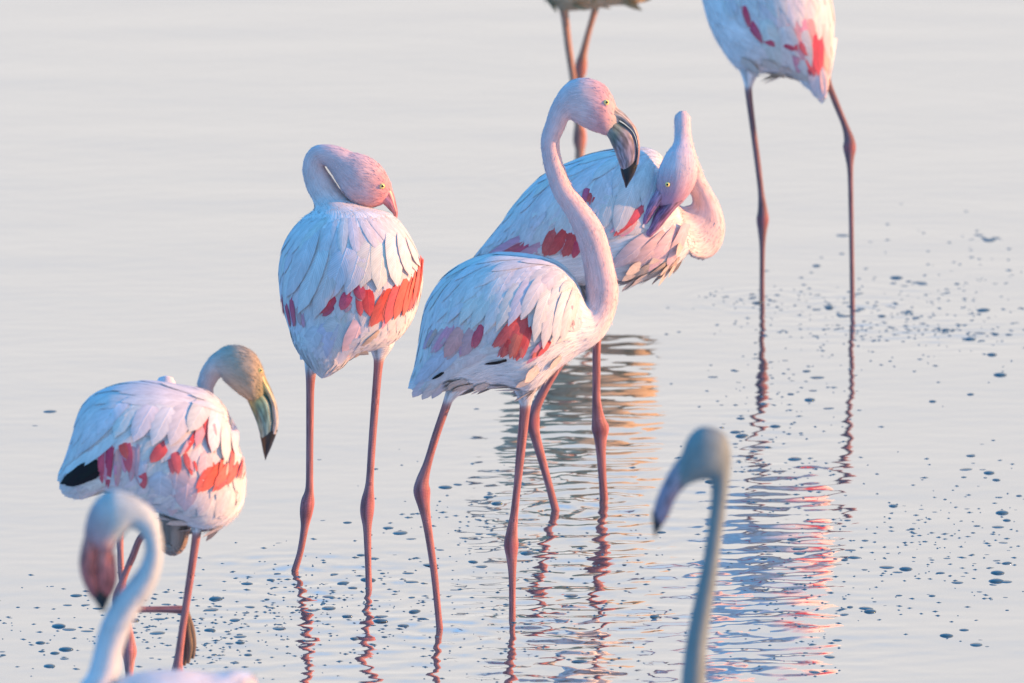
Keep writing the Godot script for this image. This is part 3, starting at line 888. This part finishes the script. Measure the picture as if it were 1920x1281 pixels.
	# hidden behind the near left one: only the top of its back and a leg show
	flamingo({
		"label": "flamingo hidden behind the brown-headed one, its crown above the back and one leg showing",
		"body": [[170, 880, 176, 900, -150, 10], [195, 840, 210, 930, -150, 40], [230, 800, 240, 950, -150, 65], [270, 780, 275, 960, -150, 78], [310, 775, 312, 945, -150, 76], [340, 780, 340, 920, -150, 60], [362, 792, 360, 880, -150, 40], [372, 806, 352, 842, -150, 24], [352, 800, 334, 822, -150, 18], [334, 790, -150, 17], [320, 768, -150, 16], [330, 742, 290, 742, -150, 17], [330, 722, 291, 722, -150, 17], [324, 708, 298, 708, -150, 11]],
		"cols": [[0, white], [7, white], [13, Color(0.74, 0.68, 0.72)]],
		"plume": white, "leg": Color(0.50, 0.24, 0.24),
		"legs": [{"foot": [241, 1330], "dz": -150, "n": [[232, 900, 30, 0], [227, 980, 12, 0], [225, 1010, 7, 1], [228, 1080, 6.5, 1], [238, 1160, 7, 1], [242, 1200, 11, 1], [242, 1222, 13, 2], [242, 1246, 10, 1], [242, 1280, 7, 1]]}],
		"z_foot": 0,
	})
	# the blurred one in the left foreground
	flamingo({
		"label": "blurred near flamingo at lower left, pale neck curled and red bill pointing down",
		"z": on_water(250, 2300).z,
		"body": [[470, 1262, 474, 1300, 0, 16], [436, 1260, 450, 1370, 0, 44], [395, 1264, 405, 1450, 0, 80], [340, 1259, 345, 1500, 0, 110], [290, 1260, 285, 1520, 0, 122], [240, 1268, 230, 1515, 0, 118], [195, 1290, 180, 1480, 0, 100], [165, 1315, 145, 1420, 0, 74], [145, 1315, 150, 1368, 0, 48],
			[150, 1285, 196, 1312, 0, 36], [166, 1258, 222, 1262, 0, 31], [177, 1216, 228, 1226, 0, 29], [186, 1180, 238, 1196, 0, 28], [202, 1144, 250, 1166, 0, 28], [222, 1114, 264, 1140, 0, 27], [244, 1087, 284, 1112, 0, 26], [262, 1062, 299, 1076, 0, 24], [272, 1034, 305, 1036, 0, 21], [268, 1008, 300, 990, 0, 20], [254, 992, 286, 958, 0, 23], [242, 992, 262, 937, 0, 27], [232, 1004, 234, 924, 0, 31], [222, 1014, 207, 921, 0, 33], [217, 1022, 182, 935, 0, 32], [214, 1030, 165, 965, 0, 29], [212, 1036, 158, 1000, 0, 26], [212, 1042, 160, 1022, 0, 18]],
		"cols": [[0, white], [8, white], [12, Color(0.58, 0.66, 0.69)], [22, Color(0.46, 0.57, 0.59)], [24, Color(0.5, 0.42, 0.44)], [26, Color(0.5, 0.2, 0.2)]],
		"plume": white, "leg": leg_pink(),
		"legs": [
			{"foot": [290, 2300], "n": [[290, 1450, 50, 0], [290, 1530, 22, 0], [289, 1600, 11, 1], [286, 1900, 10, 1], [288, 1940, 16, 2], [289, 1990, 11, 1], [290, 2200, 8, 1]]},
			{"foot": [220, 2310], "n": [[235, 1450, 50, 0], [232, 1530, 22, 0], [230, 1600, 11, 1], [222, 1905, 10, 1], [221, 1945, 16, 2], [221, 1995, 11, 1], [220, 2200, 8, 1]]}],
		"bill": [
			["upper_mandible", [[190, 1024, 158, 1004, 0, 20], [184, 1040, 151, 1030, 0, 20], [182, 1062, 148, 1058, 0, 18], [184, 1084, 153, 1085, 0, 15], [188, 1104, 164, 1110, 0, 12], [190, 1116, 172, 1122, 0, 9]], [[0, Color(0.50, 0.20, 0.18)], [3, Color(0.62, 0.17, 0.15)], [5, Color(0.4, 0.1, 0.1)]]],
			["lower_mandible", [[217, 1040, 180, 1028, 0, 20], [219, 1060, 176, 1052, 0, 20], [220, 1082, 177, 1080, 0, 17], [216, 1102, 182, 1104, 0, 14], [210, 1116, 193, 1120, 0, 9]], [[0, Color(0.68, 0.26, 0.21)], [2, Color(0.76, 0.20, 0.17)], [4, Color(0.5, 0.12, 0.1)]]],
			["bill_tip", [[210, 1108, 163, 1108, 0, 10], [206, 1121, 173, 1121, 0, 11], [200, 1135, 183, 1136, 0, 8], [194, 1147, 189, 1147, 0, 3]], [[0, black]]]],
		"torso": [0, 8.0], "dorsal": 180.0, "rows": 6, "phi": 95.0, "flow": Vector2(14, 40), "flen": 0.13, "fwid": 0.04, "near": 1,
	})
	# the blurred one in the right foreground
	var grey := Color(0.20, 0.27, 0.28)
	flamingo({
		"label": "blurred near young flamingo at lower right, slim grey neck and drooping dark-tipped bill",
		"z": on_water(1300, 2300).z,
		"body": [[1520, 1480, 1530, 1500, 0, 12], [1490, 1440, 1505, 1540, 0, 40], [1440, 1415, 1450, 1600, 0, 80], [1390, 1405, 1395, 1630, 0, 104], [1340, 1410, 1335, 1630, 0, 104], [1300, 1430, 1285, 1600, 0, 84], [1270, 1440, 1250, 1550, 0, 58], [1258, 1420, 1270, 1480, 0, 38], [1266, 1380, 1308, 1400, 0, 27], [1274, 1330, 1316, 1336, 0, 22],
			[1277, 1285, 1322, 1286, 0, 22], [1282, 1235, 1324, 1238, 0, 21], [1290, 1185, 1328, 1190, 0, 19], [1303, 1120, 1338, 1124, 0, 17], [1316, 1060, 1347, 1064, 0, 15.5], [1325, 1005, 1354, 1008, 0, 14.5], [1331, 960, 1360, 960, 0, 14.5], [1334, 922, 1366, 917, 0, 16], [1332, 903, 1370, 878, 0, 20], [1325, 900, 1370, 846, 0, 26], [1316, 901, 1360, 816, 0, 31], [1306, 903, 1338, 802, 0, 33], [1297, 906, 1312, 802, 0, 32], [1289, 910, 1291, 820, 0, 27], [1285, 913, 1279, 848, 0, 21], [1279, 918, 1268, 868, 0, 17], [1272, 922, 1262, 882, 0, 9]],
		"cols": [[0, Color(0.5, 0.48, 0.46)], [7, grey], [25, grey], [26, Color(0.3, 0.3, 0.33)]],
		"plume": Color(0.5, 0.48, 0.46), "leg": Color(0.22, 0.2, 0.2), "rough": 0.0008,
		"legs": [
			{"foot": [1370, 2305], "n": [[1370, 1560, 45, 0], [1370, 1640, 18, 0], [1369, 1700, 9, 1], [1366, 1930, 9, 1], [1366, 1965, 14, 2], [1368, 2010, 9, 1], [1369, 2200, 7, 1]]},
			{"foot": [1320, 2300], "n": [[1335, 1560, 45, 0], [1333, 1640, 18, 0], [1331, 1700, 9, 1], [1323, 1930, 9, 1], [1322, 1965, 14, 2], [1321, 2010, 9, 1], [1320, 2200, 7, 1]]}],
		"bill": [
			["bill", [[1288, 912, 1272, 858, 0, 18], [1275, 924, 1256, 882, 0, 17], [1264, 942, 1243, 906, 0, 15], [1257, 960, 1232, 932, 0, 13], [1250, 974, 1225, 956, 0, 11], [1244, 984, 1223, 970, 0, 9]], [[0, Color(0.30, 0.30, 0.34)], [2, Color(0.33, 0.30, 0.40)], [5, Color(0.3, 0.26, 0.36)]]],
			["bill_tip", [[1250, 970, 1222, 958, 0, 9], [1243, 983, 1223, 976, 0, 9], [1235, 997, 1225, 993, 0, 6], [1229, 1008, 1227, 1007, 0, 2]], [[0, black]]]],
	})


# ---------------------------------------------------------------- water

var w1 := FastNoiseLite.new()
var w2 := FastNoiseLite.new()
var w3 := FastNoiseLite.new()
var zones := []


func wave(x: float, z: float) -> float:
	var amp := 0.00026
	for q in zones:
		var dx: float = (x - q[0].x) / q[1]
		var dz: float = (z - q[0].z) / q[2]
		amp += q[3] * exp(-dx * dx - dz * dz)
	var h := amp * (w1.get_noise_2d(x * 0.6, z * 1.2) + 0.42 * w2.get_noise_2d(x * 0.6, z * 1.1) + 0.16 * w2.get_noise_2d(x * 2.1 + 7.0, z * 2.1))
	h += 0.0014 * w3.get_noise_2d(x * 0.5, z * 1.2)
	for f in feet:
		var dx := x - f.x
		var dz := z - f.z
		var d2 := dx * dx + dz * dz
		if d2 < 0.25:
			var d := sqrt(d2)
			h += 0.0011 * exp(-d * 8.0) * smoothstep(0.0, 0.03, d) * sin(d * 105.0 + f.x * 9.0) + 0.0016 * exp(-d2 / 0.00022)
	return h


func build_water() -> void:
	w1.seed = 11
	w1.noise_type = FastNoiseLite.TYPE_SIMPLEX
	w1.frequency = 9.0
	w1.fractal_type = FastNoiseLite.FRACTAL_NONE
	w2.seed = 12
	w2.noise_type = FastNoiseLite.TYPE_SIMPLEX
	w2.frequency = 20.0
	w2.fractal_type = FastNoiseLite.FRACTAL_NONE
	w3.seed = 13
	w3.noise_type = FastNoiseLite.TYPE_SIMPLEX
	w3.frequency = 1.6
	w3.fractal_type = FastNoiseLite.FRACTAL_NONE
	# ruffled places: [centre, reach in x, reach in z, height]
	zones = [
		[on_water(1090, 1000), 0.16, 0.9, 0.0009], [on_water(1200, 1120), 0.30, 1.0, 0.0006], [on_water(1480, 1120), 0.22, 1.3, 0.0006], [on_water(1100, 840), 0.2, 0.9, 0.0006],
		[on_water(600, 1090), 0.22, 0.35, 0.0011], [on_water(680, 1230), 0.25, 0.6, 0.0007], [on_water(1590, 590), 0.22, 0.35, 0.0008], [on_water(1800, 630), 0.14, 0.15, 0.0010], [on_water(950, 1210), 0.25, 0.45, 0.0008], [on_water(430, 1200), 0.3, 0.6, 0.0005],
		[on_water(1440, 860), 0.12, 0.5, 0.0007],
	]
	var xs := PackedFloat32Array()
	var zs := PackedFloat32Array()
	for e in [-900.0, -300.0, -100.0, -40.0, -15.0, -7.0, -4.0, -2.6]:
		xs.append(e)
	var x := -1.9
	while x < 1.9:
		xs.append(x)
		x += 0.014
	for e in [2.6, 4.0, 7.0, 15.0, 40.0, 100.0, 300.0, 900.0]:
		xs.append(e)
	for e in [-900.0, -300.0, -120.0, -60.0, -30.0, -18.0, -12.0, -9.0, -7.2]:
		zs.append(e)
	var z := -6.2
	while z < 6.2:
		zs.append(z)
		z += 0.0145
	for e in [7.5, 9.0, 12.0, 18.0, 26.0, 36.0, 60.0, 150.0, 400.0, 900.0]:
		zs.append(e)
	var nx := xs.size()
	var nz := zs.size()
	var hs := PackedFloat32Array()
	hs.resize(nx * nz)
	for j in nz:
		for i in nx:
			var edge := smoothstep(1.9, 1.6, absf(xs[i])) * smoothstep(6.2, 5.7, absf(zs[j]))
			hs[j * nx + i] = wave(xs[i], zs[j]) * edge if edge > 0.0 else 0.0
	var acc := Acc.new()
	acc.v.resize(nx * nz)
	acc.n.resize(nx * nz)
	for j in nz:
		for i in nx:
			var k := j * nx + i
			acc.v[k] = Vector3(xs[i], hs[k], zs[j])
			var i0 := maxi(i - 1, 0)
			var i1 := mini(i + 1, nx - 1)
			var j0 := maxi(j - 1, 0)
			var j1 := mini(j + 1, nz - 1)
			acc.n[k] = Vector3(-(hs[j * nx + i1] - hs[j * nx + i0]) / (xs[i1] - xs[i0]), 1.0, -(hs[j1 * nx + i] - hs[j0 * nx + i]) / (zs[j1] - zs[j0])).normalized()
	acc.ix.resize((nx - 1) * (nz - 1) * 6)
	var at := 0
	for j in nz - 1:
		for i in nx - 1:
			var a := j * nx + i
			for q in [a, a + 1, a + nx, a + 1, a + nx + 1, a + nx]:
				acc.ix[at] = q
				at += 1
	var arr := []
	arr.resize(Mesh.ARRAY_MAX)
	arr[Mesh.ARRAY_VERTEX] = acc.v
	arr[Mesh.ARRAY_NORMAL] = acc.n
	arr[Mesh.ARRAY_INDEX] = acc.ix
	var am := ArrayMesh.new()
	am.add_surface_from_arrays(Mesh.PRIMITIVE_TRIANGLES, arr)
	am.surface_set_material(0, mats.water)
	var o := mesh_node("water", am, self)
	tag(o, "calm silvery shallow water mirroring the pale sky", "", "", "structure")


func bubble_mesh(flat: float) -> ArrayMesh:
	var acc := Acc.new()
	for i in 4:
		var a := PI / 2.0 * i / 3.0
		for j in 11:
			var b := TAU * j / 10.0
			var p := Vector3(cos(b) * cos(a), sin(a) * flat, sin(b) * cos(a))
			acc.v.append(p)
			acc.n.append(Vector3(p.x, p.y / (flat * flat), p.z).normalized())
			acc.c.append(Color.WHITE)
			acc.uv.append(Vector2(j / 10.0, i / 3.0))
	for i in 3:
		for j in 10:
			var a := i * 11 + j
			acc.tri(a, a + 1, a + 11)
			if i < 2:
				acc.tri(a + 1, a + 12, a + 11)
	return acc.mesh(mats.bubble)


func build_bubbles() -> void:
	var shapes := [bubble_mesh(0.5), bubble_mesh(0.34), bubble_mesh(0.22)]
	# [x0, y0, x1, y1, how many, where]
	var beds := [
		[1500, 572, 1680, 604, 16, "foam bubble crowded against the far flamingo's standing leg"],
		[1740, 618, 1870, 642, 12, "foam bubble in the short raft of froth near the right edge"],
		[1400, 550, 1460, 570, 6, "foam bubble touching the far flamingo's front leg"],
		[1440, 430, 1920, 640, 28, "foam bubble floating near the far flamingo's feet at upper right"],
		[1330, 660, 1620, 900, 36, "foam bubble floating round the leg reflections at right"],
		[1660, 650, 1900, 900, 16, "foam bubble floating on open water along the right edge"],
		[1580, 920, 1920, 1120, 52, "foam bubble in the dense drift at lower right"],
		[1390, 980, 1570, 1270, 22, "foam bubble on the dark reflection behind the grey neck"],
		[1600, 1130, 1900, 1270, 12, "foam bubble in the bottom right corner"],
		[770, 880, 950, 1100, 26, "foam bubble floating between the tall flamingo's legs"],
		[980, 960, 1250, 1270, 20, "foam bubble on ripples right of the tall flamingo's feet"],
		[380, 1060, 800, 1270, 46, "foam bubble floating round the feet of the flamingo turned away"],
		[0, 1090, 170, 1270, 18, "foam bubble left of the curled foreground neck"],
		[230, 1120, 460, 1250, 26, "foam bubble floating round the raised foot at left"],
		[440, 930, 780, 1060, 12, "foam bubble on calm water beside the two leg joints left of the middle"],
		[0, 690, 900, 900, 8, "lone foam bubble on the calm water at left"],
	]
	for b in beds:
		var clumps := []
		for q in maxi(2, int(b[4]) / 6):
			clumps.append(Vector2(rng.randf_range(b[0], b[2]), rng.randf_range(b[1], b[3])))
		for q in b[4]:
			var p := Vector2(rng.randf_range(b[0], b[2]), rng.randf_range(b[1], b[3]))
			if rng.randf() < 0.5:
				var c: Vector2 = clumps[rng.randi() % clumps.size()]
				p = c + Vector2(rng.randfn(0.0, 26.0), rng.randfn(0.0, 9.0))
			var w := on_water(p.x, p.y)
			var rad := 0.0046 + 0.0115 * pow(rng.randf(), 1.9)
			var o := mesh_node("foam_bubble", shapes[rng.randi() % 3], self, Vector3(w.x, wave(w.x, w.z) - 0.0004, w.z))
			o.scale = Vector3(rad * rng.randf_range(0.9, 1.4), rad * 0.75, rad)
			o.rotation.y = rng.randf_range(0.0, TAU)
			var size := "tiny " if rad < 0.0046 else "small " if rad < 0.008 else "wide "
			tag(o, size + str(b[5]).trim_prefix("lone "), "bubble", "foam bubbles: " + str(b[5]).trim_prefix("foam bubble ").trim_prefix("lone foam bubble "))


# the finest froth, too small to tell apart
func build_froth() -> void:
	var acc := Acc.new()
	# [x, y, spread x, spread y, how many]
	for b in [[1640, 600, 150, 45, 260], [1480, 780, 90, 90, 160], [1800, 560, 90, 80, 120], [1760, 1030, 130, 70, 300], [1480, 1130, 70, 110, 200], [860, 990, 80, 60, 120], [600, 1120, 140, 45, 260], [480, 1200, 150, 50, 260], [90, 1180, 80, 50, 90], [1100, 1100, 120, 90, 160], [330, 1190, 80, 40, 120], [1700, 620, 160, 8, 80], [1450, 560, 60, 14, 60], [900, 1190, 160, 50, 120], [1430, 880, 80, 10, 50]]:
		for q in int(b[4] * 0.8):
			var w := on_water(b[0] + rng.randfn(0.0, b[2]), b[1] + rng.randfn(0.0, b[3]))
			var rad := rng.randf_range(0.0012, 0.0034)
			var long := rng.randf_range(1.2, 3.5)
			var turn := rng.randf_range(-0.5, 0.5)
			var base := acc.v.size()
			var y := wave(w.x, w.z) + 0.0004
			acc.v.append(Vector3(w.x, y + rad * 0.55, w.z))
			acc.n.append(Vector3.UP)
			for k in 6:
				var a := TAU * k / 6.0
				var r := rad * rng.randf_range(0.6, 1.25)
				var p := Vector2(cos(a) * r * long, sin(a) * r).rotated(turn)
				acc.v.append(Vector3(w.x + p.x, y - 0.0006, w.z + p.y))
				acc.n.append(Vector3(p.x, rad * 0.8, p.y).normalized())
			for k in 7:
				acc.c.append(Color.WHITE)
				acc.uv.append(Vector2.ZERO)
			for k in 6:
				acc.tri(base, base + 1 + k, base + 1 + (k + 1) % 6)
	tag(mesh_node("froth", acc.mesh(mats.bubble), self), "fine scattered froth and flecks drifting on the water", "", "", "stuff")


# ---------------------------------------------------------------- sky

const SUN_TO := Vector3(0.96, 0.23, 0.03)


func sky_image() -> ImageTexture:
	var w := 512
	var h := 256
	var im := Image.create(w, h, false, Image.FORMAT_RGBF)
	var sun := SUN_TO.normalized()
	var sun_flat := Vector2(sun.x, sun.z).normalized()
	for y in h:
		var el := (0.5 - (y + 0.5) / h) * PI
		for x in w:
			var az := ((x + 0.5) / w - 0.5) * TAU      # the middle of a panorama looks along +z
			var d := Vector3(-sin(az) * cos(el), sin(el), cos(az) * cos(el))
			var e := maxf(el, 0.0)
			var flat := Vector2(-sin(az), cos(az))
			var near := 0.5 + 0.5 * flat.dot(sun_flat)
			var low := exp(-pow(e / deg_to_rad(lerpf(20.0, 31.0, near)), 4.5))
			var zen := Color(0.13, 0.66, 1.42)  # blue sky out of view, its strength set to light the shaded plumage
			var band := Color(0.26, 0.74, 1.30).lerp(Color(0.92, 0.89, 0.875) * lerpf(1.03, 0.90, clampf(e / 0.4, 0.0, 1.0)), smoothstep(0.34, 0.47, near))
			var c := zen.lerp(band, low)
			var glow := exp(-acos(clampf(d.dot(sun), -1.0, 1.0)) / 0.32)
			c += Color(0.9, 0.62, 0.36) * glow * 0.3
			im.set_pixel(x, y, Color(c.r, c.g, c.b))
	return ImageTexture.create_from_image(im)


func _ready() -> void:
	rng.seed = 20240
	noise.seed = 3
	noise.frequency = 0.35
	# camera: long lens, looking down on the water by ELEV degrees
	var e := deg_to_rad(ELEV)
	cam_pos = Vector3(0, DIST * sin(e), DIST * cos(e))
	cam_fwd = Vector3(0, -sin(e), -cos(e))
	cam_up = Vector3(0, cos(e), -sin(e))
	var cam := Camera3D.new()
	cam.name = "camera"
	add_child(cam)
	cam.position = cam_pos
	cam.rotation = Vector3(-e, 0, 0)
	cam.near = 0.5
	cam.far = 3000.0
	var attr := CameraAttributesPhysical.new()
	attr.frustum_focal_length = 12.0 / (640.5 / FPX)
	attr.frustum_focus_distance = 27.1
	attr.exposure_aperture = 7.6
	attr.frustum_near = 0.5
	attr.frustum_far = 3000.0
	cam.attributes = attr
	cam.fov = rad_to_deg(2.0 * atan(640.5 / FPX))
	cam.current = true
	# sky and exposure
	var env := Environment.new()
	env.background_mode = Environment.BG_SKY
	var sky := Sky.new()
	var pm := PanoramaSkyMaterial.new()
	pm.panorama = sky_image()
	sky.sky_material = pm
	env.sky = sky
	env.background_energy_multiplier = 0.555
	env.tonemap_mode = Environment.TONE_MAPPER_LINEAR
	env.tonemap_exposure = 1.8
	env.sdfgi_enabled = true
	env.ssao_enabled = true
	env.ssil_enabled = true
	var we := WorldEnvironment.new()
	we.name = "world_environment"
	we.environment = env
	add_child(we)
	# low sun from the right, a little behind the birds
	var sun := DirectionalLight3D.new()
	sun.name = "sun"
	add_child(sun)
	sun.look_at_from_position(SUN_TO.normalized() * 10.0, Vector3.ZERO, Vector3.UP)
	sun.light_energy = 1.55
	sun.light_color = Color(1.0, 0.71, 0.46)
	sun.light_angular_distance = 0.5
	sun.shadow_enabled = true
	make_materials()
	build_birds()
	build_water()
	build_bubbles()
	build_froth()
